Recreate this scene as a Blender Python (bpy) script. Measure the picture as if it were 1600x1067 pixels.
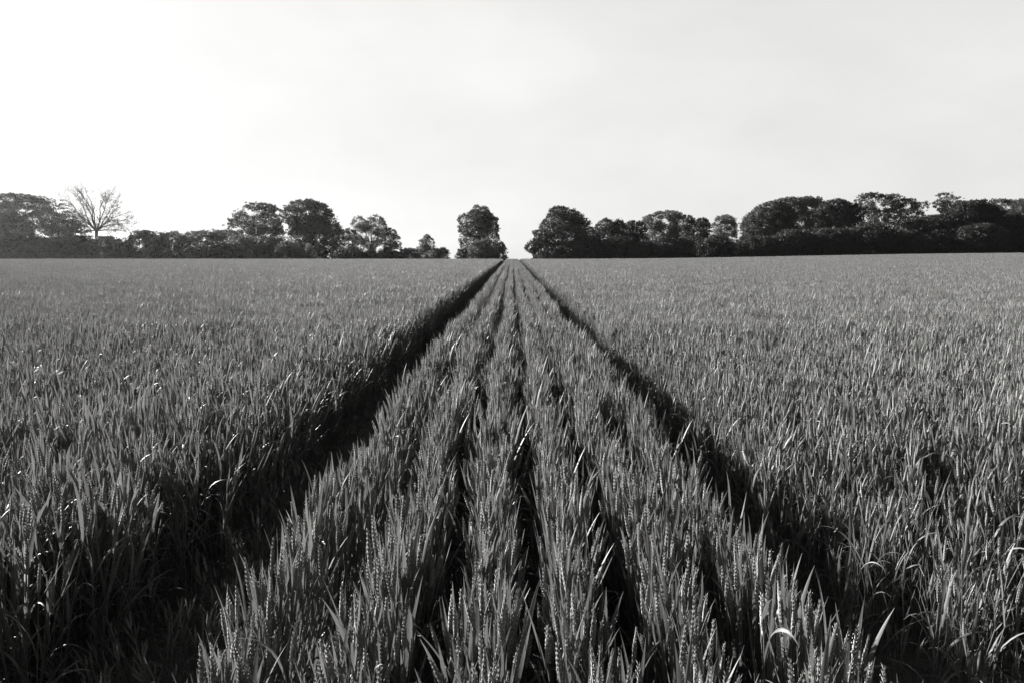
import bpy, math, random
import numpy as np
from mathutils import Vector, Matrix, Euler

for o in list(bpy.data.objects):
    bpy.data.objects.remove(o)
SC = bpy.context.scene
COL = SC.collection

# ------------------------------------------------------------ camera
F = 1244.0            # focal length in pixels of the 1600 px wide photograph
HY = 395.0            # eye level line in the photograph
EYE = 1.55
cam = bpy.data.cameras.new('camera')
cam.lens = 28.0
cam.sensor_width = 36.0
cam.clip_start = 0.05
cam.clip_end = 6000
camo = bpy.data.objects.new('camera', cam)
COL.objects.link(camo)
camo.location = (0.0, 0.0, EYE)
PITCH = math.atan((533.5 - HY) / F)
camo.rotation_euler = (math.radians(90) - PITCH, 0, 0)
SC.camera = camo

# ------------------------------------------------------------ light
SUN_AZ = math.radians(-50)     # from straight ahead, negative is to the left
SUN_EL = math.radians(20)
w = bpy.data.worlds.new('World')
SC.world = w
w.use_nodes = True
nt = w.node_tree
for n in list(nt.nodes):
    nt.nodes.remove(n)
out = nt.nodes.new('ShaderNodeOutputWorld')
bg = nt.nodes.new('ShaderNodeBackground')
sky = nt.nodes.new('ShaderNodeTexSky')
sky.sky_type = 'NISHITA'
sky.sun_disc = False
sky.sun_elevation = SUN_EL
sky.sun_rotation = SUN_AZ
sky.altitude = 100
sky.air_density = 1.0
sky.dust_density = 2.0
sky.ozone_density = 1.0
bw = nt.nodes.new('ShaderNodeRGBToBW')
# thin veil of high cloud: evens the sky out and leaves faint streaks
tc = nt.nodes.new('ShaderNodeTexCoord')
mp = nt.nodes.new('ShaderNodeMapping')
mp.inputs['Scale'].default_value = (2.2, 2.6, 5.0)
mp.inputs['Rotation'].default_value = (0.1, 0.6, 0.3)
nz = nt.nodes.new('ShaderNodeTexNoise')
nz.inputs['Scale'].default_value = 1.3
nz.inputs['Detail'].default_value = 7
nz.inputs['Roughness'].default_value = 0.55
mr = nt.nodes.new('ShaderNodeMapRange')
mr.inputs['From Min'].default_value = 0.35
mr.inputs['From Max'].default_value = 0.7
mr.inputs['To Min'].default_value = 0.93
mr.inputs['To Max'].default_value = 1.06
veil = nt.nodes.new('ShaderNodeMath'); veil.operation = 'POWER'     # cloud veil flattens contrast
veil.inputs[1].default_value = 0.19
mul = nt.nodes.new('ShaderNodeMath'); mul.operation = 'MULTIPLY'
sc_ = nt.nodes.new('ShaderNodeMath'); sc_.operation = 'MULTIPLY'
sc_.inputs[1].default_value = 1.78
tint = nt.nodes.new('ShaderNodeCombineColor')
L = nt.links
L.new(sky.outputs[0], bw.inputs[0])
L.new(bw.outputs[0], veil.inputs[0])
L.new(tc.outputs['Generated'], mp.inputs[0])
L.new(mp.outputs[0], nz.inputs['Vector'])
L.new(nz.outputs[0], mr.inputs[0])
L.new(veil.outputs[0], mul.inputs[0])
L.new(mr.outputs[0], mul.inputs[1])
sx = nt.nodes.new('ShaderNodeSeparateXYZ'); L.new(tc.outputs['Generated'], sx.inputs[0])
zen = nt.nodes.new('ShaderNodeMapRange'); zen.interpolation_type = 'SMOOTHSTEP'
zen.inputs['From Min'].default_value = 0.30; zen.inputs['From Max'].default_value = 0.85
zen.inputs['To Min'].default_value = 1.0; zen.inputs['To Max'].default_value = 0.30
L.new(sx.outputs['Z'], zen.inputs[0])
dt = nt.nodes.new('ShaderNodeVectorMath'); dt.operation = 'DOT_PRODUCT'
dt.inputs[1].default_value = (math.sin(SUN_AZ), math.cos(SUN_AZ), 0)
L.new(tc.outputs['Generated'], dt.inputs[0])
anti = nt.nodes.new('ShaderNodeMapRange'); anti.interpolation_type = 'SMOOTHSTEP'
anti.inputs['From Min'].default_value = -0.75; anti.inputs['From Max'].default_value = 0.12
anti.inputs['To Min'].default_value = 0.25; anti.inputs['To Max'].default_value = 1.0
L.new(dt.outputs['Value'], anti.inputs[0])
m5 = nt.nodes.new('ShaderNodeMath'); m5.operation = 'MULTIPLY'; L.new(zen.outputs[0], m5.inputs[0]); L.new(anti.outputs[0], m5.inputs[1])
m6 = nt.nodes.new('ShaderNodeMath'); m6.operation = 'MULTIPLY'; L.new(m5.outputs[0], m6.inputs[0]); L.new(mul.outputs[0], m6.inputs[1])
L.new(m6.outputs[0], sc_.inputs[0])
tm = []
for k, t in enumerate((1.0, 0.998, 0.985)):
    m = nt.nodes.new('ShaderNodeMath'); m.operation = 'MULTIPLY'; m.inputs[1].default_value = t
    L.new(sc_.outputs[0], m.inputs[0]); L.new(m.outputs[0], tint.inputs[k])
L.new(tint.outputs[0], bg.inputs[0])
bg.inputs[1].default_value = 0.08
L.new(bg.outputs[0], out.inputs[0])

sl = bpy.data.lights.new('sun', 'SUN')
sl.energy = 5.0
sl.angle = math.radians(0.6)
sl.color = (1.0, 0.995, 0.98)
so = bpy.data.objects.new('sun', sl)
COL.objects.link(so)
sd = Vector((math.sin(SUN_AZ) * math.cos(SUN_EL), math.cos(SUN_AZ) * math.cos(SUN_EL), math.sin(SUN_EL)))
so.rotation_euler = sd.to_track_quat('Z', 'Y').to_euler()
so.location = (-20, 20, 30)

SC.view_settings.view_transform = 'Standard'
SC.view_settings.look = 'None'
SC.view_settings.exposure = 2.2
SC.view_settings.gamma = 1.0
SC.cycles.max_bounces = 6
SC.cycles.diffuse_bounces = 3
SC.cycles.glossy_bounces = 2
SC.cycles.transmission_bounces = 3
SC.cycles.transparent_max_bounces = 4
SC.cycles.caustics_reflective = False
SC.cycles.caustics_refractive = False

# ------------------------------------------------------------ helpers
def tag(o, label=None, cat=None, group=None, kind=None):
    if label: o['label'] = label
    if cat: o['category'] = cat
    if group: o['group'] = group
    if kind: o['kind'] = kind
    return o

def mesh_np(name, V, tris=None, quads=None, shade=None, mat=None, smooth=False):
    """mesh from numpy arrays; shade = per-vertex albedo factor"""
    me = bpy.data.meshes.new(name)
    V = np.asarray(V, dtype=np.float32)
    loops = []; starts = []; totals = []
    pos = 0
    if tris is not None and len(tris):
        t = np.asarray(tris, dtype=np.int32)
        loops.append(t.ravel()); starts.append(np.arange(len(t)) * 3 + pos); totals.append(np.full(len(t), 3))
        pos += t.size
    if quads is not None and len(quads):
        q = np.asarray(quads, dtype=np.int32)
        loops.append(q.ravel()); starts.append(np.arange(len(q)) * 4 + pos); totals.append(np.full(len(q), 4))
        pos += q.size
    loops = np.concatenate(loops).astype(np.int32)
    starts = np.concatenate(starts).astype(np.int32)
    me.vertices.add(len(V)); me.vertices.foreach_set('co', V.ravel())
    me.loops.add(len(loops)); me.loops.foreach_set('vertex_index', loops)
    me.polygons.add(len(starts)); me.polygons.foreach_set('loop_start', starts)
    if smooth:
        me.polygons.foreach_set('use_smooth', np.ones(len(starts), dtype=bool))
    if shade is not None:
        a = me.attributes.new('tone', 'FLOAT', 'POINT')
        a.data.foreach_set('value', np.asarray(shade, dtype=np.float32))
    me.update(calc_edges=True)
    if mat: me.materials.append(mat)
    return me

class Buf:
    """collects vertices, quads and a tone value"""
    def __init__(s): s.V = []; s.Q = []; s.T = []; s.S = []; s.n = 0
    def add(s, V, Q=None, T=None, tone=1.0):
        V = np.asarray(V, dtype=np.float32)
        if Q is not None and len(Q): s.Q.append(np.asarray(Q) + s.n)
        if T is not None and len(T): s.T.append(np.asarray(T) + s.n)
        s.V.append(V); s.S.append(np.full(len(V), tone, dtype=np.float32)); s.n += len(V)
    def mesh(s, name, mat, smooth=False):
        return mesh_np(name, np.concatenate(s.V), np.concatenate(s.T) if s.T else None,
                       np.concatenate(s.Q) if s.Q else None, np.concatenate(s.S), mat, smooth)
    def merged(s, M):
        """self transformed by 4x4 numpy matrix as a tuple"""
        V = np.concatenate(s.V)
        return (V @ M[:3, :3].T + M[:3, 3], np.concatenate(s.Q) if s.Q else None,
                np.concatenate(s.T) if s.T else None, np.concatenate(s.S))

# ------------------------------------------------------------ materials
def leaf_material(name, base, trans, rough=0.5, spec=0.4, var=0.35, scale=60.0, tcol=1.0):
    m = bpy.data.materials.new(name); m.use_nodes = True
    nt = m.node_tree; N = nt.nodes; L = nt.links
    N.clear()
    out = N.new('ShaderNodeOutputMaterial')
    at = N.new('ShaderNodeAttribute'); at.attribute_name = 'tone'
    oi = N.new('ShaderNodeObjectInfo')
    geo = N.new('ShaderNodeNewGeometry')
    nz = N.new('ShaderNodeTexNoise'); nz.inputs['Scale'].default_value = scale; nz.inputs['Detail'].default_value = 3
    L.new(geo.outputs['Position'], nz.inputs['Vector'])
    a = N.new('ShaderNodeMapRange'); a.inputs['To Min'].default_value = 1 - var; a.inputs['To Max'].default_value = 1 + var
    L.new(nz.outputs[0], a.inputs[0])
    b = N.new('ShaderNodeMapRange'); b.inputs['To Min'].default_value = 0.88; b.inputs['To Max'].default_value = 1.12
    L.new(oi.outputs['Random'], b.inputs[0])
    m1 = N.new('ShaderNodeMath'); m1.operation = 'MULTIPLY'; L.new(a.outputs[0], m1.inputs[0]); L.new(b.outputs[0], m1.inputs[1])
    m2 = N.new('ShaderNodeMath'); m2.operation = 'MULTIPLY'; L.new(m1.outputs[0], m2.inputs[0]); L.new(at.outputs['Fac'], m2.inputs[1])
    c = N.new('ShaderNodeVectorMath'); c.operation = 'SCALE'
    c.inputs[0].default_value = (base, base * 0.995, base * 0.975); L.new(m2.outputs[0], c.inputs['Scale'])
    p = N.new('ShaderNodeBsdfPrincipled'); p.inputs['Roughness'].default_value = rough
    p.inputs['Specular IOR Level'].default_value = spec
    L.new(c.outputs[0], p.inputs['Base Color'])
    if trans > 0:
        t = N.new('ShaderNodeBsdfTranslucent')
        c2 = N.new('ShaderNodeVectorMath'); c2.operation = 'SCALE'; c2.inputs['Scale'].default_value = tcol
        L.new(c.outputs[0], c2.inputs[0]); L.new(c2.outputs[0], t.inputs[0])
        mx = N.new('ShaderNodeMixShader'); mx.inputs[0].default_value = trans
        L.new(p.outputs[0], mx.inputs[1]); L.new(t.outputs[0], mx.inputs[2]); L.new(mx.outputs[0], out.inputs[0])
    else:
        L.new(p.outputs[0], out.inputs[0])
    return m

M_WLEAF = leaf_material('wheat leaf', 0.10, 0.26, 0.52, 0.3, 0.25, 90.0, 1.3)
M_WEAR = leaf_material('wheat ear', 0.235, 0.25, 0.6, 0.35, 0.3, 160.0, 1.2)
M_WSTEM = leaf_material('wheat stem', 0.10, 0.0, 0.45, 0.6, 0.25, 40.0)
M_CROWN = leaf_material('tree foliage', 0.033, 0.3, 0.6, 0.25, 0.35, 0.7, 1.2)
M_CROWN_PALE = leaf_material('pale tree foliage', 0.065, 0.35, 0.6, 0.25, 0.35, 0.8, 1.2)
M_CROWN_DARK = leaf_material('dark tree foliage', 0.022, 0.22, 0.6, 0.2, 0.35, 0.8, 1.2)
M_BARK = leaf_material('bark', 0.09, 0.0, 0.85, 0.1, 0.4, 6.0)

def soil_material():
    m = bpy.data.materials.new('soil'); m.use_nodes = True
    nt = m.node_tree; N = nt.nodes; L = nt.links
    p = N['Principled BSDF']; p.inputs['Roughness'].default_value = 0.95
    geo = N.new('ShaderNodeNewGeometry')
    nz = N.new('ShaderNodeTexNoise'); nz.inputs['Scale'].default_value = 14; nz.inputs['Detail'].default_value = 8
    L.new(geo.outputs['Position'], nz.inputs['Vector'])
    r = N.new('ShaderNodeValToRGB')
    r.color_ramp.elements[0].position = 0.3; r.color_ramp.elements[0].color = (0.02, 0.02, 0.0195, 1)
    r.color_ramp.elements[1].position = 0.75; r.color_ramp.elements[1].color = (0.06, 0.06, 0.058, 1)
    L.new(nz.outputs[0], r.inputs[0]); L.new(r.outputs[0], p.inputs['Base Color'])
    b = N.new('ShaderNodeBump'); b.inputs['Strength'].default_value = 0.8; b.inputs['Distance'].default_value = 0.03
    L.new(nz.outputs[0], b.inputs['Height']); L.new(b.outputs[0], p.inputs['Normal'])
    return m
M_SOIL = soil_material()

# ------------------------------------------------------------ terrain
CREST = 92.0
def sstep(a, b, x):
    t = np.clip((x - a) / (b - a), 0, 1)
    return t * t * (3 - 2 * t)

def ground(x, y):
    x = np.asarray(x, dtype=float); y = np.asarray(y, dtype=float)
    rise = 0.75 * sstep(6, 75, x) * sstep(20, 90, y)                 # swells up to the right
    crest = CREST + 10 * sstep(10, 60, x)
    d = np.maximum(y - crest, 0)
    fall = 0.00055 * np.minimum(d, 25) ** 2 + 0.0275 * np.maximum(d - 25, 0)
    return rise * (1 - 0.4 * sstep(0, 60, d)) - fall

xs = np.unique(np.concatenate([-np.geomspace(6, 1200, 36), np.linspace(-6, 6, 25), np.geomspace(6, 1200, 36)]))
ys = np.unique(np.concatenate([np.linspace(-60, 0, 5), np.linspace(0, 150, 76), np.geomspace(150, 1200, 26)]))
GX, GY = np.meshgrid(xs, ys)
GZ = ground(GX, GY)
nxv, nyv = len(xs), len(ys)
idx = np.arange(nxv * nyv).reshape(nyv, nxv)
q = np.stack([idx[:-1, :-1], idx[:-1, 1:], idx[1:, 1:], idx[1:, :-1]], -1).reshape(-1, 4)
me = mesh_np('ground', np.stack([GX, GY, GZ], -1).reshape(-1, 3), None, q, np.ones(nxv * nyv), M_SOIL, True)
g = bpy.data.objects.new('ground', me); COL.objects.link(g)
tag(g, kind='structure')

# ------------------------------------------------------------ wheat
def leaf_geo(buf, rng, base, az, length, width, el0, el1, segs=7, fold=0.35, tone=1.0, twist=0.0, bendp=1.6):
    """lanceolate blade: elevation goes el0 (base) to el1 (tip)"""
    t = np.linspace(0, 1, segs + 1)
    el = el0 + (el1 - el0) * t ** bendp
    d = np.stack([np.cos(el) * math.cos(az), np.cos(el) * math.sin(az), np.sin(el)], -1)
    step = length / segs
    c = np.vstack([[0, 0, 0], np.cumsum((d[:-1] + d[1:]) / 2 * step, 0)]) + base
    side0 = np.array([-math.sin(az), math.cos(az), 0])
    up = np.cross(side0[None, :].repeat(segs + 1, 0), d) * -1
    tw = twist * t
    side = side0 * np.cos(tw)[:, None] + up * np.sin(tw)[:, None]
    nrm = np.cross(d, side)
    wd = width * 0.5 * np.clip(np.minimum(0.55 + 1.6 * t, 1.0), 0, 1) * (1 - np.clip((t - 0.35) / 0.65, 0, 1) ** 1.7)
    wd = np.maximum(wd, width * 0.02)
    a = c + side * wd[:, None] - nrm * (wd * fold)[:, None]
    b = c - side * wd[:, None] - nrm * (wd * fold)[:, None]
    V = np.stack([a, c, b], 1).reshape(-1, 3)
    Q = []
    for i in range(segs):
        k = 3 * i
        Q += [(k, k + 1, k + 4, k + 3), (k + 1, k + 2, k + 5, k + 4)]
    buf.add(V, Q, None, tone)

def tube(buf, P, R, sides=5, tone=1.0):
    P = np.asarray(P, dtype=float); n = len(P)
    T = np.gradient(P, axis=0); T /= np.linalg.norm(T, axis=1)[:, None] + 1e-9
    ref = np.array([0.3, 1.0, 0.05]) if abs(T[0][1]) < 0.8 else np.array([1.0, 0.2, 0.1])
    A = np.cross(T, ref); A /= np.linalg.norm(A, axis=1)[:, None]
    B = np.cross(T, A)
    an = np.linspace(0, 2 * math.pi, sides, endpoint=False)
    V = (P[:, None, :] + (A[:, None, :] * np.cos(an)[None, :, None] + B[:, None, :] * np.sin(an)[None, :, None]) * np.asarray(R)[:, None, None]).reshape(-1, 3)
    Q = []
    for i in range(n - 1):
        for k in range(sides):
            k2 = (k + 1) % sides
            Q.append((i * sides + k, i * sides + k2, (i + 1) * sides + k2, (i + 1) * sides + k))
    buf.add(V, Q, None, tone)

OCT = np.array([(1, 0, 0), (0, 1, 0), (-1, 0, 0), (0, -1, 0), (0, 0, 1), (0, 0, -1)], dtype=float)
OCF = [(0, 1, 4), (1, 2, 4), (2, 3, 4), (3, 0, 4), (1, 0, 5), (2, 1, 5), (3, 2, 5), (0, 3, 5)]
def ear_geo(buf, rng, base, d, length, width, az, hi=True, tone=1.0):
    d = d / np.linalg.norm(d)
    s = np.array([math.cos(az), math.sin(az), 0]); s = s - d * s.dot(d); s /= np.linalg.norm(s)
    n = np.cross(d, s)
    R = np.stack([s, n, d], 1)
    ns = 17 if hi else 8
    for i in range(ns):
        t = (i + 0.5) / ns
        prof = (0.62 + 0.38 * math.sin(math.pi * min(1, t * 1.1 + 0.15))) * (1 - 0.62 * max(0, t - 0.6) / 0.4)
        sg = 1 if i % 2 else -1
        subs = ((0.0, 1.0), (0.75, 0.85), (-0.75, 0.85)) if hi else ((0.0, 1.35),)
        for off, ss in subs:
            r = width * 0.30 * prof * ss
            hl = length / ns * (1.9 if hi else 1.4)
            c = base + d * (t * length) + s * (sg * width * 0.20 * prof) + n * (off * width * 0.30 * prof)
            tilt = s * sg * 0.28 + n * off * 0.22
            V = OCT * np.array([r, r * 0.9, hl])
            V[4, :2] *= 1; V = V @ R.T
            V = V + np.outer((OCT[:, 2] * hl), tilt) + c
            buf.add(V, None, OCF, tone * rng.uniform(0.8, 1.2) * (1.0 if rng.random() > 0.03 else 1.6))
        if hi and rng.random() < 0.35:      # pale anther hanging from a floret
            c = base + d * (t * length) + s * (sg * width * rng.uniform(.45, .62)) + n * rng.uniform(-.3, .3) * width
            buf.add(OCT * np.array([.0006, .0006, .0019]) + c, None, OCF, 4.0)

def shoot(rng, hi, stem, ears, leaves, base, az, lean, hgt, droopy=0.0, tight=False):
    """one tiller; stem, ears, leaves are Bufs (ears / leaves can be lists to get one Buf each)"""
    n = 6 if hi else 3
    t = np.linspace(0, 1, n)
    ld = np.array([math.cos(az), math.sin(az), 0])
    P = base + np.outer(t ** 1.5 * lean * hgt, ld) + np.outer(t * hgt, [0, 0, 1])
    P[1:-1] += rng.normal(0, 0.003, (n - 2, 3))
    tube(stem, P, np.linspace(0.0019, 0.0013, n), 5 if hi else 3, rng.uniform(0.8, 1.2))
    top = P[-1]; d = P[-1] - P[-2]; d /= np.linalg.norm(d)
    if rng.random() < 0.84:
        b = Buf() if isinstance(ears, list) else ears
        el = rng.uniform(0.068, 0.095)
        dd = d + rng.normal(0, 0.05 if rng.random() < .6 else .2, 3); dd[2] = max(dd[2], .6)
        ear_geo(b, rng, top, dd, el, rng.uniform(0.0100, 0.0125), rng.uniform(0, 6.28), hi, rng.uniform(0.85, 1.15))
        if isinstance(ears, list): ears.append(b)
    def at(f):
        x = f * (n - 1); i = min(int(x), n - 2); return P[i] + (P[i + 1] - P[i]) * (x - i)
    a0 = rng.uniform(0, 6.28) if not tight else math.pi / 2 + rng.normal(0, .7)
    # (height fraction, length, width, base elevation, tip elevation)
    L = [(rng.uniform(.84, .96), rng.uniform(.14, .21), rng.uniform(.009, .0155), rng.uniform(1.25, 1.5), rng.uniform(.75, 1.45) if rng.random() > 0.13 else rng.uniform(-.9, .4)),
         (rng.uniform(.64, .74), rng.uniform(.17, .25), rng.uniform(.009, .013), rng.uniform(1.2, 1.48), rng.uniform(.5, 1.4) if rng.random() > .3 + droopy else rng.uniform(-1.2, .3)),
         (rng.uniform(.42, .52), rng.uniform(.18, .25), rng.uniform(.008, .011), rng.uniform(.9, 1.4), rng.uniform(-1.3, .6)),
         (rng.uniform(.2, .32), rng.uniform(.14, .22), rng.uniform(.006, .009), rng.uniform(.6, 1.2), rng.uniform(-1.5, -.3))]
    if tight:
        L = [(f, ln, wd, max(e0, 1.33), (e1 if rng.random() < .2 else rng.uniform(.95, 1.5)) if k < 2 else rng.uniform(.3, 1.3)) for k, (f, ln, wd, e0, e1) in enumerate(L)]
    for k, (f, ln, wd, e0, e1) in enumerate(L):
        if tight and k == 3: continue
        if k == 3 and rng.random() < .4: continue
        b = Buf() if isinstance(leaves, list) else leaves
        tn = rng.uniform(.8, 1.2) * (1.0 if k < 3 else .75)
        if rng.random() < 0.008: tn *= 2.2
        leaf_geo(b, rng, at(f), a0 + k * math.pi + rng.normal(0, .5), ln, wd * (.92 if hi else .76), e0, e1,
                 (9 if hi else 4), rng.uniform(.15, .5), tn, rng.normal(0, .7), rng.uniform(1.2, 2.6))
        if isinstance(leaves, list): leaves.append(b)

PROTO = bpy.data.collections.new('wheat sources')     # source plants, only used through the crop

# hi-detail plants, kept as (stem, ear, leaf) meshes so that the nearest ones can be things with parts
N_OPEN, N_TIGHT = 22, 22
N_PLANT = N_OPEN + N_TIGHT
plant_parts = []
plant_all = []
for v in range(N_PLANT):
    rng = np.random.default_rng(100 + v)
    stems = []; ears = []; leaves = []
    for s in range(3):
        st = Buf()
        a = rng.uniform(0, 6.28)
        shoot(rng, True, st, ears, leaves, np.array([math.cos(a), math.sin(a), 0]) * rng.uniform(.004, .016),
              a + rng.normal(0, .5), rng.uniform(0.0, 0.13) if v < N_OPEN else rng.uniform(0, .042), rng.uniform(.57, .68), 0.1, v >= N_OPEN)
        stems.append(st)
    parts = []
    comb = Buf()
    for kind, bufs, mat in (('stem', stems, M_WSTEM), ('ear', ears, M_WEAR), ('leaf', leaves, M_WLEAF)):
        for b in bufs:
            parts.append((kind, b.mesh(kind, mat, kind != 'ear')))
    plant_parts.append(parts)
    # one joined mesh of the same plant with three material slots
    nn = 0; V = []; Q = []; T = []; S = []; mq = []; mt = []
    for mi, bufs in enumerate((stems, ears, leaves)):
        for b in bufs:
            v_, q_, t_, s_ = b.merged(np.eye(4))
            if q_ is not None: Q.append(q_ + nn); mq += [mi] * len(q_)
            if t_ is not None: T.append(t_ + nn); mt += [mi] * len(t_)
            V.append(v_); S.append(s_); nn += len(v_)
    me = mesh_np('wheat plant', np.concatenate(V), np.concatenate(T) if T else None, np.concatenate(Q), np.concatenate(S))
    for m in (M_WSTEM, M_WEAR, M_WLEAF): me.materials.append(m)
    me.polygons.foreach_set('material_index', np.array(mt + mq, dtype=np.int32))
    o = bpy.data.objects.new('a_plant_%02d' % v, me); PROTO.objects.link(o)

def make_patch(name, seed, pts, tight=False, droopy=0.1):
    rng = np.random.default_rng(seed)
    st, er, lf = Buf(), Buf(), Buf()
    for (x, y, a, ln, h) in pts:
        shoot(rng, False, st, er, lf, np.array([x, y, 0.0]), a, ln, h, droopy, tight)
    nn = 0; V = []; Q = []; T = []; S = []; mq = []; mt = []
    for mi, b in enumerate((st, er, lf)):
        v_, q_, t_, s_ = b.merged(np.eye(4))
        if q_ is not None: Q.append(q_ + nn); mq += [mi] * len(q_)
        if t_ is not None: T.append(t_ + nn); mt += [mi] * len(t_)
        V.append(v_); S.append(s_); nn += len(v_)
    me = mesh_np(name, np.concatenate(V), np.concatenate(T), np.concatenate(Q), np.concatenate(S))
    for m in (M_WSTEM, M_WEAR, M_WLEAF): me.materials.append(m)
    me.polygons.foreach_set('material_index', np.array(mt + mq, dtype=np.int32))
    o = bpy.data.objects.new(name, me); PROTO.objects.link(o)

PATCH = 0.5
N_ROW, N_FIELD = 12, 20
for v in range(N_ROW):                       # half a metre of one drilled row
    rng = np.random.default_rng(500 + v)
    pts = []
    for k in range(78):
        x = rng.normal(0, .020)
        pts.append((x, rng.uniform(-.27, .27), (0 if x > 0 else math.pi) + rng.normal(0, .9), abs(rng.normal(.0, .036)), rng.uniform(.56, .68)))
    make_patch('b_row_%02d' % v, 900 + v, pts, True)
for v in range(N_FIELD):                     # half a metre square of closed crop
    rng = np.random.default_rng(700 + v)
    pts = [(rng.uniform(-.26, .26), rng.uniform(-.26, .26), rng.uniform(0, 6.28), abs(rng.normal(.04, .05)), rng.uniform(.56, .68)) for k in range(185)]
    make_patch('c_field_%02d' % v, 1200 + v, pts)

ROWS = [-.605, -.320, -.064, .180, .405, .625]
EDGE_L, EDGE_R = -1.31, 1.11
NEAR = 9.0

def hnoise(x, y):
    """slow variation of crop height over the field"""
    return (np.sin(x * 1.7 + 2.1 * np.sin(y * .63)) * np.sin(y * 1.3 + 1.7 * np.sin(x * .8)) * .5 +
            np.sin(x * 4.1 + y * 1.1 + 3 * np.sin(y * .9)) * np.sin(y * 3.3 - x * 1.9) * .3)

rng = np.random.default_rng(7)
def wob(y, r): return .010 * math.sin(y * 2.3 + r * 2) + .016 * math.sin(y * .41 + r * 1.3)
P = []      # x, y, scale, scale z, variant, tiltx, tilty, rotz
near_list = []
# near rows, plant by plant
for r, X in enumerate(ROWS):
    y = 0.5
    while y < NEAR:
        y += rng.exponential(1 / 80.0) * .8 + .003
        x = X + wob(y, r) + rng.normal(0, .024 if r == 0 else .018)
        s = rng.uniform(.92, 1.06) * (1 + .035 * math.sin(y * 3.1 + r * 1.7))
        ty = (x - X - wob(y, r)) * 1.5 + rng.normal(0.02, .03)
        near_list.append((x, y, s, s * rng.uniform(.95, 1.06), (N_OPEN + rng.integers(N_TIGHT) if rng.random() > .10 else rng.integers(N_OPEN)), rng.normal(0, .05), ty, rng.integers(2) * math.pi + rng.normal(0, .4), r))
# near fields on both sides
def flare(y): return .42 * float(sstep(3.4, 1.9, y))
def side(y): return 0.78 * (y + 1.0) + 1.6
for sgn, edge in ((-1, EDGE_L), (1, EDGE_R)):
    n = int(250 * NEAR * (side(NEAR)))
    for k in range(n):
        y = rng.uniform(0.4, NEAR); a = rng.uniform(0, side(NEAR))
        if a > side(y) - 1.0: continue
        x = edge + sgn * (a + flare(y) * (.3 if sgn < 0 else .1))
        if rng.random() > min(1.0, .5 + a * 2.5): continue
        s = rng.uniform(.88, 1.06) * (1 + .05 * float(hnoise(x, y)))
        tilt = rng.normal(0, .055)
        if sgn > 0 and a < .45:      # thin, short plants along the right wheel track near the camera
            if rng.random() < .3: continue
            s *= rng.uniform(.8, 1.04)
        if sgn > 0 and a < 1.4 and y < 3.6:
            if rng.random() < .55 * float(sstep(3.5, 2.8, y)): continue
            s *= rng.uniform(.7, 1.0)
        if a < .15: tilt -= sgn * rng.uniform(0, .16)
        near_list.append((x, y, s, s, rng.integers(N_OPEN), rng.normal(0, .05), tilt + (.10 if sgn < 0 else .05), rng.uniform(0, 6.28), 10 if sgn < 0 else 11))
# stray plants in the wheel tracks
for k in range(420):
    sgn = rng.choice([-1, 1]); x = rng.uniform(-1.3, -.8) if sgn < 0 else rng.uniform(.78, 1.1); y = rng.uniform(1.2, NEAR); s = rng.uniform(.22, .55)
    near_list.append((x, y, s, s, rng.integers(N_OPEN), rng.normal(0, .25), rng.normal(0, .25), rng.uniform(0, 6.28), 12 if sgn < 0 else 13))

for k in range(220):
    x = rng.uniform(-1.35, -.82); y = rng.uniform(1.3, 4.6); s = rng.uniform(.3, .62)
    near_list.append((x, y, s, s, rng.integers(N_OPEN), rng.normal(0, .3), rng.normal(0, .3), rng.uniform(0, 6.28), 14))
# a few low side shoots between the rows
for k in range(380):
    r = int(rng.integers(5)); x = (ROWS[r] + ROWS[r + 1]) / 2 + rng.normal(0, .03); y = rng.uniform(1.2, NEAR); s = rng.uniform(.3, .75)
    near_list.append((x, y, s, s, rng.integers(N_OPEN), rng.normal(0, .3), rng.normal(0, .3), rng.uniform(0, 6.28), 14))
# the nearest plants in view become things of their own
def px(x, y, z):
    v = camo.matrix_world.inverted() @ Vector((x, y, z))
    return 800 + F * v.x / -v.z, 533.5 - F * v.y / -v.z, -v.z
bpy.context.view_layer.update()
cand = []
for i, p in enumerate(near_list):
    if p[1] < 1.0 or p[8] == 14: continue
    u, vv, dd = px(p[0], p[1], .70 * p[3])
    if 8 < u < 1592 and 0 < vv < 1052: cand.append((dd, i))
cand.sort()
THINGS = set(i for _, i in cand[:300])
ROW_LABEL = {0: 'green wheat plant in the nearest stretch of the row beside the left wheel track',
             1: 'green wheat plant in the nearest stretch of the second row from the left wheel track',
             2: 'green wheat plant in the nearest stretch of the third row from the left wheel track',
             3: 'green wheat plant in the nearest stretch of the third row from the right wheel track',
             4: 'green wheat plant in the nearest stretch of the second row from the right wheel track',
             5: 'green wheat plant in the nearest stretch of the row beside the right wheel track',
             10: 'green wheat plant in the shaded corner of the crop left of the left wheel track',
             11: 'green wheat plant in the nearest crop right of the right wheel track',
             12: 'short stray wheat plant standing in the dark left wheel track',
             13: 'short stray wheat plant standing in the right wheel track'}
for i in sorted(THINGS):
    x, y, s, sz, v, tx, ty, rz, r = near_list[i]
    e = bpy.data.objects.new('wheat_plant', None); COL.objects.link(e)
    e.empty_display_size = .05
    e.location = (x, y, float(ground(x, y)))
    e.rotation_euler = (tx, ty, rz)
    e.scale = (s, s, sz)
    # Euler XYZ applies rz last: tilt stays local, the bearing is random anyway
    tag(e, ROW_LABEL[r], 'wheat plant', 'wheat plants at the front of the field')
    for kind, me in plant_parts[v]:
        o = bpy.data.objects.new(kind, me); COL.objects.link(o); o.parent = e

pts = []; rots = []; scl = []; var = []
for i, p in enumerate(near_list):
    if i in THINGS: continue
    x, y, s, sz, v, tx, ty, rz, r = p
    pts.append((x, y, float(ground(x, y)) - .002)); rots.append((tx, ty, rz)); scl.append((s, s, sz)); var.append(v)
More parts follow.
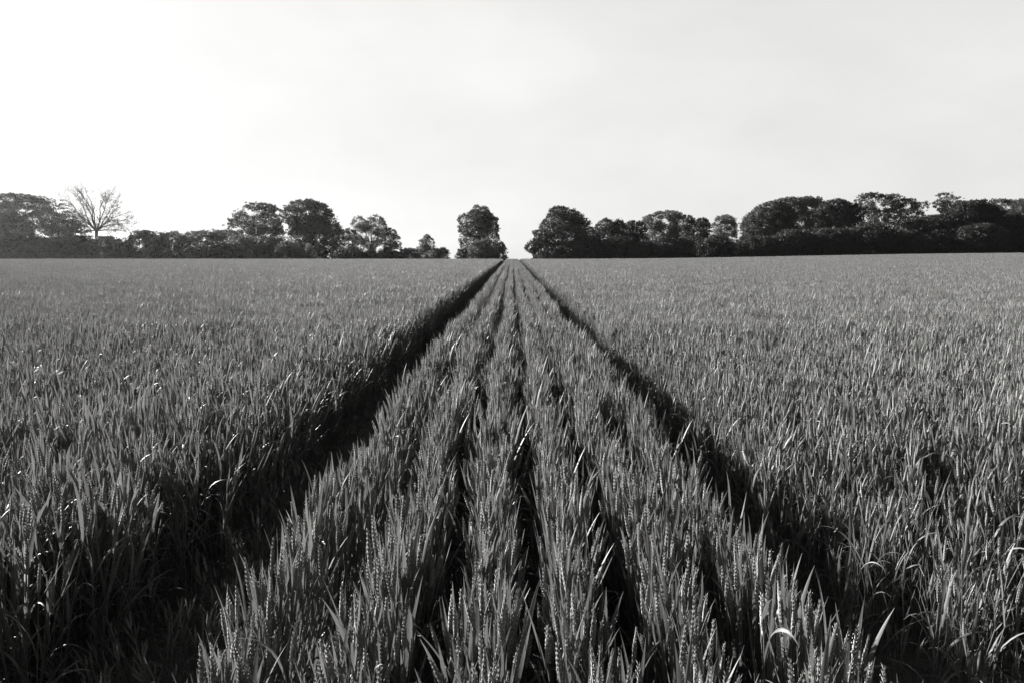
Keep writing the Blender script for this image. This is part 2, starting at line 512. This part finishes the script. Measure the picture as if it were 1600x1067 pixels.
# rows beyond the near zone
yy = NEAR + PATCH / 2
while yy < CREST + 34:
    for r, X in enumerate(ROWS):
        x = X + wob(yy, r) + rng.normal(0, .008)
        s = rng.uniform(.95, 1.05)
        pts.append((x, yy, float(ground(x, yy)))); rots.append((0, 0, rng.choice([0, math.pi]) + rng.normal(0, .03)))
        scl.append((s, 1.0, s * rng.uniform(.96, 1.04))); var.append(N_PLANT + rng.integers(N_ROW))
    yy += PATCH * .95
# closed crop beyond the near zone
yy = NEAR + PATCH / 2
k = 0
while yy < CREST + 34:
    for sgn, edge in ((-1, EDGE_L), (1, EDGE_R)):
        x = edge + sgn * PATCH * .5
        lim = .72 * yy + 4
        while abs(x) < lim:
            # further wheel tracks of the same field, twenty four metres to either side
            jx = x + rng.normal(0, .03) * (abs(x) > 2); jy = yy + rng.normal(0, .05)
            hn = float(hnoise(jx, jy))
            skip = False
            for T in (24.0 - .92, 24.0 + .92, -24 - .92, -24 + .92, 48 - .92, 48 + .92):
                if abs(x - T) < .25: skip = True
            if not skip:
                s = rng.uniform(.97, 1.05)
                pts.append((jx, jy, float(ground(jx, jy)))); rots.append((0, .05, rng.integers(4) * math.pi / 2 + rng.normal(0, .05)))
                scl.append((1.0, 1.0, s * (1 + .045 * hn))); var.append(N_PLANT + N_ROW + rng.integers(N_FIELD))
            x += sgn * PATCH * .96
    yy += PATCH * .96
print('wheat instances', len(pts), 'things', len(THINGS))

me = bpy.data.meshes.new('wheat_crop')
me.vertices.add(len(pts)); me.vertices.foreach_set('co', np.array(pts, dtype=np.float32).ravel())
a = me.attributes.new('rot', 'FLOAT_VECTOR', 'POINT'); a.data.foreach_set('vector', np.array(rots, dtype=np.float32).ravel())
a = me.attributes.new('scl', 'FLOAT_VECTOR', 'POINT'); a.data.foreach_set('vector', np.array(scl, dtype=np.float32).ravel())
a = me.attributes.new('var', 'INT', 'POINT'); a.data.foreach_set('value', np.array(var, dtype=np.int32))
me.update()
crop = bpy.data.objects.new('wheat_crop', me); COL.objects.link(crop)
tag(crop, 'dense field of green wheat in ear stretching back to the crest and the trees', 'wheat', kind='stuff')
ng = bpy.data.node_groups.new('sow', 'GeometryNodeTree')
ng.interface.new_socket('Geometry', in_out='INPUT', socket_type='NodeSocketGeometry')
ng.interface.new_socket('Geometry', in_out='OUTPUT', socket_type='NodeSocketGeometry')
N = ng.nodes; L = ng.links
gi = N.new('NodeGroupInput'); go = N.new('NodeGroupOutput')
ci = N.new('GeometryNodeCollectionInfo'); ci.inputs['Collection'].default_value = PROTO
ci.inputs['Separate Children'].default_value = True; ci.inputs['Reset Children'].default_value = True
iop = N.new('GeometryNodeInstanceOnPoints'); iop.inputs['Pick Instance'].default_value = True
def att(name, typ):
    n = N.new('GeometryNodeInputNamedAttribute'); n.data_type = typ; n.inputs['Name'].default_value = name; return n.outputs['Attribute']
er = N.new('FunctionNodeEulerToRotation')
L.new(gi.outputs[0], iop.inputs['Points']); L.new(ci.outputs[0], iop.inputs['Instance'])
L.new(att('var', 'INT'), iop.inputs['Instance Index'])
L.new(att('rot', 'FLOAT_VECTOR'), er.inputs[0]); L.new(er.outputs[0], iop.inputs['Rotation'])
L.new(att('scl', 'FLOAT_VECTOR'), iop.inputs['Scale'])
L.new(iop.outputs[0], go.inputs[0])
md = crop.modifiers.new('sow', 'NODES'); md.node_group = ng

# ------------------------------------------------------------ trees
def at(pxx, D):
    return (pxx - 800) / F * D

def inside(poly, x, y):
    n = len(poly); c = np.zeros(len(x), dtype=bool); j = n - 1
    for i in range(n):
        xi, yi = poly[i]; xj, yj = poly[j]
        cond = ((yi > y) != (yj > y)) & (x < (xj - xi) * (y - yi) / (yj - yi + 1e-9) + xi)
        c ^= cond; j = i
    return c

def leaf_cloud(rng, C, R, n_per, size, flat=0.65, flow=None):
    size = size * .68; flat = min(1, flat + .15)
    """leaf clumps (quads) scattered over the shells of many small balls"""
    C = np.asarray(C); m = len(C)
    n = np.maximum((n_per * np.asarray(R) ** 2).astype(int), 6)
    ci = np.repeat(np.arange(m), n); N = len(ci)
    d = rng.normal(size=(N, 3)); d /= np.linalg.norm(d, axis=1)[:, None]
    rad = np.asarray(R)[ci] * (rng.uniform(.3, 1.05, N) ** .7 + (rng.random(N) < .16) * rng.uniform(.05, .5, N))
    p = C[ci] + d * rad[:, None] * np.array([1, 1, flat])
    # orientation: roughly facing out/up with a lot of scatter
    nrm = d * .6 + np.array([0, 0, .5]) + rng.normal(size=(N, 3)) * .7
    nrm /= np.linalg.norm(nrm, axis=1)[:, None]
    a = np.cross(nrm, rng.normal(size=(N, 3))); a /= np.linalg.norm(a, axis=1)[:, None] + 1e-9
    b = np.cross(nrm, a)
    s = size * rng.uniform(.5, 1.6, N)
    l = (a * s[:, None]); ww = (b * (s * rng.uniform(.4, .75, N))[:, None])
    V = np.stack([p - l, p - ww * .9 + l * .1, p + l, p + ww], 1).reshape(-1, 3)
    Q = np.arange(N * 4).reshape(N, 4)
    tone = np.repeat(rng.uniform(.82, 1.2, m)[ci] * rng.uniform(.75, 1.25, N), 4)
    return V, Q, tone

def limb(rng, buf, a, b, r0, r1, sag=.08, n=6, sides=6):
    t = np.linspace(0, 1, n)[:, None]
    a = np.asarray(a); b = np.asarray(b); L_ = np.linalg.norm(b - a)
    P_ = a + (b - a) * t
    off = rng.normal(0, sag * L_, 3); off[2] = abs(off[2]) * .6
    P_ = P_ + np.sin(t * math.pi) * off + rng.normal(0, .012 * L_, (n, 3)) * np.sin(t * math.pi)
    tube(buf, P_, np.linspace(r0, r1, n), sides)
    return P_

def tree(name, label, cat, poly, D, trunk_px, mat, dens=1.0, airy=0.0, leaf=.15, blob=1.0, depth=.8, seed=1, flat=.65, group=None, per=235):
    """poly: crown outline in photograph pixels, taken to its own distance D; trunk_px: where the trunk stands"""
    rng = np.random.default_rng(seed)
    poly = [(at(a, D), EYE + (HY - b) / F * D) for a, b in poly]
    bx = at(trunk_px, D); bz = float(ground(bx, D))
    pl = [(a - bx, b - bz) for a, b in poly]
    X = np.array([a for a, b in pl]); Z = np.array([b for a, b in pl])
    area = 0.5 * abs(np.dot(X, np.roll(Z, 1)) - np.dot(Z, np.roll(X, 1)))
    wmax = (X.max() - X.min()) / 2; cx = (X.max() + X.min()) / 2
    hz = Z.max()
    nb = int(area * (1.6 + .25 * wmax * depth) * dens / blob ** 2) + 8
    nb = min(nb, 800)
    C = []; 
    zs = np.linspace(0, hz, 24)
    # half width of the outline at each height gives the depth of the crown there
    gx = np.linspace(X.min(), X.max(), 60)
    hw = []; mid = []
    for z in zs:
        ins = inside(pl, gx, np.full(60, z))
        if ins.any(): hw.append((gx[ins].max() - gx[ins].min()) / 2); mid.append((gx[ins].max() + gx[ins].min()) / 2)
        else: hw.append(.2); mid.append(cx)
    tries = 0
    while len(C) < nb and tries < 60:
        tries += 1
        x = rng.uniform(X.min(), X.max(), 400); z = rng.uniform(max(.3, Z.min()), hz, 400)
        ok = inside(pl, x, z)
        # keep the clump inside the outline
        r = blob * rng.uniform(.55, 1.25, 400)
        for dx, dz in ((-.8, 0), (.8, 0), (0, .62)):
            ok &= inside(pl, x + dx * r, z + dz * r)
        for k in np.nonzero(ok)[0]:
            h = np.interp(z[k], zs, hw); mm = np.interp(z[k], zs, mid)
            c_ = max(0., 1 - ((x[k] - mm) / (h + .01)) ** 2) ** .5
            yd = h * depth * c_ + .15
            y = rng.uniform(-1, 1) * yd
            # fewer clumps in the very middle of the crown, more on its shell
            if rng.random() < .3 and abs(y) < .45 * yd: continue
            C.append((x[k], y, z[k], r[k]))
            if len(C) >= nb: break
    # small clumps hugging the outline so that the edge is ragged
    ne = int(len(pl) * 5 + nb * .8)
    seg = np.array(pl + [pl[0]])
    for k in range(ne):
        i = rng.integers(len(pl)); t = rng.random()
        p = seg[i] * (1 - t) + seg[i + 1] * t
        if p[1] < .4: continue
        q_ = np.array([cx, hz * .55]); dirv = (q_ - p); dirv /= np.linalg.norm(dirv) + 1e-9
        p = p + dirv * rng.uniform(-.05, .5) * blob
        C.append((p[0], rng.normal(0, .35 * wmax * depth), p[1], blob * rng.uniform(.18, .5)))
    C = np.array(C)
    if airy > .2:      # knock holes through the crown
        nh = int(area * airy * .5)
        hx = rng.uniform(X.min() * .85, X.max() * .85, nh); hzz = rng.uniform(hz * .2, hz * .92, nh); hr = rng.uniform(.2, .42, nh) * blob * (.6 + .6 * airy)
        keep = np.ones(len(C), dtype=bool)
        for a_, b_, r_ in zip(hx, hzz, hr):
            keep &= ((C[:, 0] - a_) ** 2 + ((C[:, 2] - b_) * 1.3) ** 2) > r_ ** 2
        C = C[keep]
    e = bpy.data.objects.new(name, None); COL.objects.link(e)
    e.location = (bx, D, bz)
    tag(e, label, cat, group)
    V, Q, S = leaf_cloud(rng, C[:, :3], C[:, 3], per, leaf, flat)
    V[:, 2] = np.maximum(V[:, 2], .02)
    co = bpy.data.objects.new('crown', mesh_np('crown', V, None, Q, S, mat)); COL.objects.link(co); co.parent = e
    tb = Buf()
    if hz > 3.5:
        r0 = .028 * hz + .05
        th = hz * .62
        tx = np.interp(th, zs, mid) * .6
        P_ = limb(rng, tb, (0, 0, -.3), (tx, 0, th), r0, r0 * .3, .03, 9, 8)
        big = C[np.argsort(-C[:, 3])][: int(14 + hz * 1.6)]
        for c in big:
            f = np.clip(c[2] / hz * .8, .16, .95)
            i = f * (len(P_) - 1) * .92; j = int(i)
            a_ = P_[j] + (P_[min(j + 1, len(P_) - 1)] - P_[j]) * (i - j)
            q_ = limb(rng, tb, a_, c[:3], r0 * .34 * (1.1 - f), .02, .09, 6, 5)
    else:
        for k in range(7):
            a_ = rng.uniform(0, 6.28); c = C[rng.integers(len(C))]
            limb(rng, tb, (.15 * math.cos(a_), .15 * math.sin(a_), -.1), c[:3], .04, .012, .08, 5, 5)
    to = bpy.data.objects.new('trunk' if hz > 3.5 else 'stem', tb.mesh('trunk', M_BARK, True)); COL.objects.link(to); to.parent = e
    return e

B = 412   # crowns run on down below the crest line
DEC, PALE, DARK = M_CROWN, M_CROWN_PALE, M_CROWN_DARK

def dome(x0, x1, top, bot=B, sk=0.0, n=11, p=.5, seed=0, rough=.06):
    """outline of a rounded crown between x0 and x1"""
    r = random.Random(seed)
    cx = (x0 + x1) / 2; hw = (x1 - x0) / 2
    pts_ = []
    for i in range(n + 1):
        t = -1 + 2 * i / n
        yv = bot - (bot - top) * max(0., (1 - abs(t) ** 2.4)) ** p * (1 + r.uniform(-rough, rough * .4))
        pts_.append((cx + hw * t + sk * hw * (1 - t * t), yv))
    return pts_

TG = 'trees beyond the crest of the field'
SG = 'hedge shrubs along the far edge of the field'
# --- left of the gap
tree('spreading_tree', 'broad dark spreading tree at the left end of the tree line', 'tree',
     [(-62, B), (-66, 365), (-40, 325), (-12, 310), (5, 309), (20, 307), (38, 305), (50, 309), (66, 308), (80, 316), (98, 322), (108, 334), (117, 345), (126, 352), (131, 362), (118, 366), (112, B)],
     150, 30, DEC, 1.0, .8, .16, 1.0, .7, 11, .5, TG)
tree('field_tree', 'airy round-headed tree with sky showing through, behind the pale shrubs', 'tree',
     [(372, B), (368, 372), (358, 358), (364, 346), (374, 336), (384, 328), (398, 320), (414, 319), (428, 322), (440, 328), (446, 342), (443, 355), (448, 366), (440, B)],
     165, 412, DEC, .8, 1.0, .16, .85, .7, 12, .5, TG)
tree('field_tree', 'tall dense round-topped tree left of the centre, highest of its group', 'tree',
     [(455, B), (452, 372), (458, 352), (450, 345), (449, 334), (456, 324), (466, 317), (480, 314), (496, 316), (510, 321), (520, 331), (527, 344), (529, 353), (536, 362), (537, 378), (534, 392), (526, B)],
     150, 487, DEC, 1.15, .35, .16, .9, .8, 13, .55, TG)
tree('field_tree', 'loose small tree at the left of the light airy clump', 'tree',
     [(536, B), (534, 386), (537, 372), (538, 360), (548, 358), (556, 362), (562, 372), (564, B)], 165, 548, DEC, .85, .9, .15, .7, .8, 14, .6, TG)
tree('field_tree', 'taller airy twin-peaked tree in the middle of the light clump', 'tree',
     [(556, B), (556, 366), (553, 352), (556, 341), (566, 340), (574, 347), (582, 341), (592, 337), (601, 343), (607, 354), (604, 370), (604, B)], 165, 584, PALE, .8, 1.0, .15, .75, .8, 15, .6, TG)
tree('field_tree', 'bushy tree closing the right side of the light clump', 'tree',
     [(596, B), (598, 372), (602, 360), (612, 357), (620, 362), (625, 372), (629, 386), (624, B)], 160, 611, DEC, .95, .7, .15, .7, .8, 16, .6, TG)
tree('small_tree', 'small pointed tree standing alone between low shrubs left of the centre', 'tree',
     [(650, B), (652, 392), (655, 378), (662, 373), (667, 366), (673, 370), (679, 376), (681, 390), (682, B)], 150, 667, DEC, 1.1, .3, .14, .6, .9, 17, .6, TG)
tree('field_tree', 'tall ragged tree left of the gap where the rows meet the sky', 'tree',
     [(716, B), (719, 398), (722, 386), (717, 377), (720, 366), (717, 358), (722, 352), (716, 344), (722, 338), (731, 335), (738, 330), (744, 323), (752, 325), (760, 326), (766, 333), (771, 341), (778, 343), (777, 352), (781, 358), (778, 366), (781, 376), (774, 382), (776, B)],
     150, 748, DEC, 1.1, .5, .15, .8, .85, 18, .6, TG)
# --- right of the gap
tree('field_tree', 'large dense tree with a drooping left bough, right of the gap', 'tree',
     [(828, B), (836, 402), (830, 394), (820, 390), (824, 382), (833, 377), (837, 372), (833, 363), (842, 360), (846, 350), (852, 343), (858, 332), (863, 326), (874, 325), (886, 326), (898, 331), (907, 339), (918, 348), (926, 360), (930, B)],
     140, 878, DEC, 1.2, .3, .15, .85, .85, 21, .55, TG)
tree('dark_tree', 'dark tree with a spiky double top beside the drooping tree', 'tree',
     [(918, B), (922, 364), (934, 350), (945, 343), (953, 347), (958, 352), (964, 345), (971, 348), (976, 356), (980, B)], 145, 946, DARK, 1.4, .0, .16, .8, .8, 22, .7, TG)
tree('dark_tree', 'low-topped dark tree between the spiky tree and the flat-headed one', 'tree',
     [(968, B), (974, 358), (980, 349), (990, 346), (1002, 350), (1010, 362), (1014, B)], 142, 990, DARK, 1.4, .0, .16, .8, .8, 23, .7, TG)
tree('field_tree', 'flat-headed tree with a pale sunlit rim among dark neighbours', 'tree',
     [(1000, B), (1000, 350), (1004, 341), (1014, 337), (1026, 333), (1040, 331), (1052, 332), (1062, 337), (1070, 346), (1072, B)], 160, 1036, PALE, 1.0, .3, .16, .85, .8, 24, .5, TG)
tree('dark_conifer', 'narrow dark pointed tree, left one of the close pair', 'tree',
     [(1058, B), (1062, 356), (1068, 345), (1074, 337), (1080, 343), (1086, 352), (1088, B)], 148, 1074, DARK, 1.5, .0, .15, .65, .9, 25, .5, TG)
tree('dark_conifer', 'dark blunt-topped tree, right one of the close pair', 'tree',
     [(1082, B), (1084, 350), (1088, 343), (1096, 342), (1103, 347), (1106, 356), (1110, B)], 146, 1096, DARK, 1.5, .0, .15, .65, .9, 26, .5, TG)
tree('field_tree', 'pale soft-topped tree just left of the notch in the right wood', 'tree',
     [(1106, B), (1108, 356), (1114, 345), (1121, 338), (1133, 337), (1142, 344), (1148, 354), (1147, 364), (1150, 380), (1152, B)], 160, 1128, PALE, 1.0, .3, .15, .75, .8, 27, .55, TG)
tree('wood_tree', 'broad domed tree rising right of the notch', 'tree',
     [(1150, B), (1154, 376), (1162, 364), (1156, 354), (1160, 344), (1170, 334), (1182, 325), (1196, 318), (1212, 316), (1226, 322), (1236, 336), (1240, B)], 150, 1196, DEC, 1.2, .25, .16, .95, .8, 31, .5, TG)
tree('wood_tree', 'pale-rimmed tree with a wide crown behind the domed one', 'tree',
     [(1196, B), (1200, 326), (1212, 313), (1226, 311), (1240, 313), (1252, 310), (1268, 311), (1276, 318), (1284, 330), (1288, B)], 172, 1240, PALE, 1.0, .5, .17, .95, .7, 32, .5, TG)
tree('wood_tree', 'very dark dense tree in the middle of the right wood', 'tree',
     [(1268, B), (1272, 334), (1280, 322), (1290, 316), (1302, 313), (1314, 318), (1328, 322), (1338, 330), (1346, B)], 146, 1304, DARK, 1.4, .0, .17, .95, .8, 33, .55, TG)
tree('wood_tree', 'tall open-crowned tree with sky between its boughs', 'tree',
     [(1336, B), (1340, 326), (1338, 312), (1346, 304), (1356, 304), (1366, 310), (1378, 306), (1390, 310), (1400, 314), (1412, 313), (1422, 320), (1434, 318), (1432, 330), (1426, 342), (1416, 346), (1412, B)], 175, 1372, DEC, .75, 1.1, .17, .8, .7, 34, .5, TG)
tree('wood_tree', 'low dark tree in the dip below the open-crowned tree', 'tree',
     [(1392, B), (1396, 352), (1408, 344), (1424, 342), (1440, 341), (1456, 337), (1468, 342), (1480, 356), (1484, B)], 145, 1434, DARK, 1.4, .0, .17, .9, .8, 35, .55, TG)
tree('wood_tree', 'thin tree leaning out to the left behind the dark dome', 'tree',
     [(1474, B), (1474, 338), (1462, 330), (1452, 324), (1450, 318), (1458, 314), (1458, 306), (1468, 303), (1480, 308), (1490, 313), (1498, 326), (1500, B)], 172, 1484, DEC, .7, 1.2, .15, .7, .7, 36, .5, TG)
tree('wood_tree', 'dark domed tree right of the leaning one', 'tree',
     [(1462, B), (1466, 344), (1474, 332), (1486, 322), (1500, 317), (1514, 315), (1528, 318), (1540, 326), (1552, 336), (1564, B)], 145, 1512, DARK, 1.4, .0, .17, .95, .8, 37, .5, TG)
tree('wood_tree', 'grey open-topped tree near the right end of the wood', 'tree',
     [(1536, B), (1538, 322), (1546, 314), (1560, 314), (1572, 317), (1582, 325), (1588, B)], 168, 1560, PALE, 1.0, .6, .16, .8, .7, 38, .5, TG)
tree('wood_tree', 'tree cut off by the right edge of the view', 'tree',
     [(1570, B), (1574, 326), (1582, 316), (1598, 312), (1616, 309), (1634, 316), (1646, 330), (1650, B)], 160, 1610, DEC, 1.1, .3, .16, .9, .75, 39, .5, TG)
tree('wood_tree', 'dark tree in the last dip before the right edge', 'tree',
     [(1548, B), (1552, 350), (1562, 340), (1576, 338), (1590, 344), (1606, 350), (1622, B)], 142, 1584, DARK, 1.4, .0, .17, .9, .8, 40, .55, TG)

# --- shrubs of the hedge, left
def shrub(x0, x1, top, D, mat, label, seed, p=.36, **kw):
    hw_ = (x1 - x0) * .14
    tree('hedge_shrub', label, 'shrub', dome(x0 - hw_, x1 + hw_, top, B + 3, 0, 13, p, seed, .10), D, (x0 + x1) / 2, mat, 1.3, 0, .15, .62, .9, seed, .6, SG, **kw)
HL = [(-44, 20, 374, 140, DARK, 'dark hedge shrub at the left edge below the spreading tree'),
      (6, 62, 366, 138, DARK, 'dark hedge shrub under the middle of the spreading tree'),
      (50, 104, 372, 136, DARK, 'low hedge shrub under the right side of the spreading tree'),
      (92, 150, 366, 139, DARK, 'hedge shrub just left of the bare tree trunk'),
      (140, 196, 371, 137, DEC, 'hedge shrub at the foot of the bare tree'),
      (182, 216, 378, 134, DARK, 'low hedge shrub in the dip right of the bare tree'),
      (204, 254, 362, 136, DEC, 'tall-tipped hedge shrub right of the bare tree'),
      (244, 306, 364, 140, DEC, 'wide hedge shrub in the middle of the left hedge'),
      (288, 348, 361, 142, PALE, 'pale-topped hedge shrub in the long left hedge'),
      (296, 372, 378, 132, DARK, 'dark low shrub in front of the long left hedge'),
      (328, 386, 360, 144, PALE, 'pale feathery shrub left of the airy round tree'),
      (360, 424, 368, 137, PALE, 'sunlit arching shrub below the airy round tree'),
      (402, 452, 372, 134, DEC, 'arching shrub between the two round trees'),
      (436, 472, 376, 131, PALE, 'shrub with a bright sunlit top at the foot of the tall dense tree'),
      (518, 560, 391, 138, DARK, 'low dark shrub under the airy clump on its left side'),
      (550, 610, 394, 139, DARK, 'low dark shrub beneath the middle of the airy clump'),
      (600, 634, 393, 137, DARK, 'low dark shrub beneath the right of the airy clump'),
      (624, 656, 388, 140, DEC, 'low shrub left of the small pointed tree'),
      (674, 702, 387, 139, DEC, 'low rounded shrub right of the small pointed tree'),
      (734, 776, 374, 134, PALE, 'pale rounded shrub in front of the ragged tree'),
      (714, 742, 389, 136, DARK, 'small dark shrub at the left foot of the ragged tree'),
      (766, 792, 379, 137, DEC, 'shrub at the right foot of the ragged tree, beside the gap')]
for k, (a, b, t, D, m, lb) in enumerate(HL):
    shrub(a, b, t, D, m, lb, 60 + k)
tree('small_conifer', 'small pointed bush at the foot of the tall dense tree', 'shrub',
     [(470, B), (474, 398), (480, 388), (484, 381), (489, 388), (496, 398), (502, B)], 132, 485, PALE, 1.5, 0, .13, .5, .9, 95, .6, SG)
HR = [(840, 900, 384, 134, DARK, 'dark undergrowth shrub beneath the drooping tree'),
      (888, 948, 376, 135, DARK, 'dark undergrowth shrub where the drooping tree meets the spiky one'),
      (936, 1000, 372, 136, DARK, 'dark undergrowth shrub beneath the spiky double-topped tree'),
      (988, 1050, 370, 134, DARK, 'dark undergrowth shrub left of centre under the flat-headed tree'),
      (1038, 1100, 368, 135, DARK, 'dark undergrowth shrub beneath the close pair of pointed trees'),
      (1088, 1142, 374, 133, DARK, 'dark undergrowth shrub beneath the pale soft-topped tree'),
      (1122, 1164, 384, 136, DARK, 'low shrub filling the notch in the right wood'),
      (1148, 1216, 366, 134, DARK, 'dark undergrowth shrub beneath the broad domed tree'),
      (1200, 1270, 358, 137, DARK, 'dark undergrowth shrub beneath the pale-rimmed tree'),
      (1256, 1326, 362, 135, DARK, 'dark undergrowth shrub beneath the very dark dense tree'),
      (1312, 1390, 352, 137, DARK, 'tall dark shrub beneath the open-crowned tree'),
      (1376, 1446, 360, 135, DARK, 'dark shrub beneath the dip in the right wood'),
      (1432, 1502, 358, 137, DARK, 'dark shrub beneath the leaning thin tree'),
      (1488, 1560, 356, 136, DARK, 'dark shrub beneath the right-hand domed tree'),
      (1546, 1612, 362, 137, DARK, 'dark shrub beneath the last trees of the right wood'),
      (1598, 1666, 360, 138, DARK, 'dark shrub at the right edge of the view')]
for k, (a, b, t, D, m, lb) in enumerate(HR):
    shrub(a, b, t + (2, -5, -3, 5)[k % 4], D + (k * 7) % 5, m, lb, 160 + k)

# --- the half-bare tree
def bare_tree():
    rng = np.random.default_rng(5)
    D = 146; s = D / F
    bx = at(155, D); bz = float(ground(bx, D))
    e = bpy.data.objects.new('bare_tree', None); COL.objects.link(e); e.location = (bx, D, bz)
    tag(e, 'half-bare tree with thin branches spread like a fan against the bright sky', 'tree', TG)
    def W(a, b, y=0.): return np.array([(a - 155) * s, y, EYE + (HY - b) * s - bz])
    tb = Buf(); C = []
    def grow(a, d, ln, r, lev):
        n = 4
        b = a + d * ln
        P_ = limb(rng, tb, a, b, r, r * .6, .06, n, 5 if lev < 2 else 3)
        if lev >= 4 or r < .006:
            return
        for k in range(3 if lev < 3 else 2):
            f = rng.uniform(.35, 1.0); st = P_[min(int(f * n), n - 1)]
            dd = d + rng.normal(0, .42, 3); dd[2] += .12; dd /= np.linalg.norm(dd)
            grow(st, dd, ln * rng.uniform(.5, .75), r * .55, lev + 1)
    tr = limb(rng, tb, W(155, 420) , W(157, 362), .34, .26, .01, 5, 8)
    tips = [(138, 342, 110, 312), (150, 332, 136, 308), (148, 352, 122, 324), (160, 335, 158, 306), (163, 328, 172, 308), (168, 345, 186, 316), (170, 350, 198, 334), (172, 356, 212, 352), (165, 360, 205, 366), (170, 348, 204, 344), (176, 345, 192, 326), (144, 345, 126, 338), (140, 332, 122, 306), (158, 332, 147, 304), (172, 332, 184, 309), (150, 362, 140, 350)]
    for (a, b, c, d) in tips:
        y0 = rng.normal(0, .8); p1 = W(a, b, y0); p2 = W(c, d, y0 * 2.4)
        st = tr[-1] + rng.normal(0, .05, 3)
        Pm = limb(rng, tb, st, p1, .12, .075, .05, 5, 6)
        P2 = limb(rng, tb, p1, p2, .075, .022, .05, 6, 5)
        for k in range(18):
            j = rng.integers(0, 6); base = P2[j]
            dd = (p2 - p1) / np.linalg.norm(p2 - p1) + rng.normal(0, .5, 3); dd /= np.linalg.norm(dd)
            grow(base, dd, rng.uniform(.7, 1.8), .030, 2)
            if rng.random() < .35: C.append(np.append(base + dd * 1.0, rng.uniform(.2, .42)))
        for k in range(4):
            base = Pm[rng.integers(1, 5)]; dd = rng.normal(0, .6, 3); dd[2] = abs(dd[2]); dd /= np.linalg.norm(dd)
            grow(base, dd, rng.uniform(.8, 1.7), .034, 2)
    for k in range(120):
        a = rng.uniform(168, 217); b = rng.uniform(326 + max(0, a - 185) * .6, 366)
        C.append(np.append(W(a, b, rng.normal(0, 1.6)), rng.uniform(.2, .55)))
    for k in range(45):
        a = rng.uniform(110, 195); b = rng.uniform(298, 350)
        C.append(np.append(W(a, b, rng.normal(0, 1.6)), rng.uniform(.15, .33)))
    C = np.array(C)
    V, Q, S = leaf_cloud(rng, C[:, :3], C[:, 3], 80, .11, .7)
    co = bpy.data.objects.new('crown', mesh_np('crown', V, None, Q, S, M_CROWN)); COL.objects.link(co); co.parent = e
    to = bpy.data.objects.new('trunk', tb.mesh('trunk', M_BARK, True)); COL.objects.link(to); to.parent = e
bare_tree()

# ------------------------------------------------------------ haze
hb = bpy.data.meshes.new('haze')
x0, x1, y0, y1, z0, z1 = -1250, 1250, -90, 1250, -36, 19
hb.from_pydata([(x0, y0, z0), (x1, y0, z0), (x1, y1, z0), (x0, y1, z0), (x0, y0, z1), (x1, y0, z1), (x1, y1, z1), (x0, y1, z1)], [],
               [(0, 3, 2, 1), (4, 5, 6, 7), (0, 1, 5, 4), (1, 2, 6, 5), (2, 3, 7, 6), (3, 0, 4, 7)])
hm = bpy.data.materials.new('haze'); hm.use_nodes = True
hm.node_tree.nodes.clear()
ho = hm.node_tree.nodes.new('ShaderNodeOutputMaterial'); hv = hm.node_tree.nodes.new('ShaderNodeVolumePrincipled')
hv.inputs['Color'].default_value = (.95, .948, .94, 1); hv.inputs['Density'].default_value = 0.00006
hv.inputs['Anisotropy'].default_value = 0.75
hm.node_tree.links.new(hv.outputs[0], ho.inputs['Volume'])
hb.materials.append(hm)
hz_ = bpy.data.objects.new('haze', hb); COL.objects.link(hz_); tag(hz_, kind='stuff')
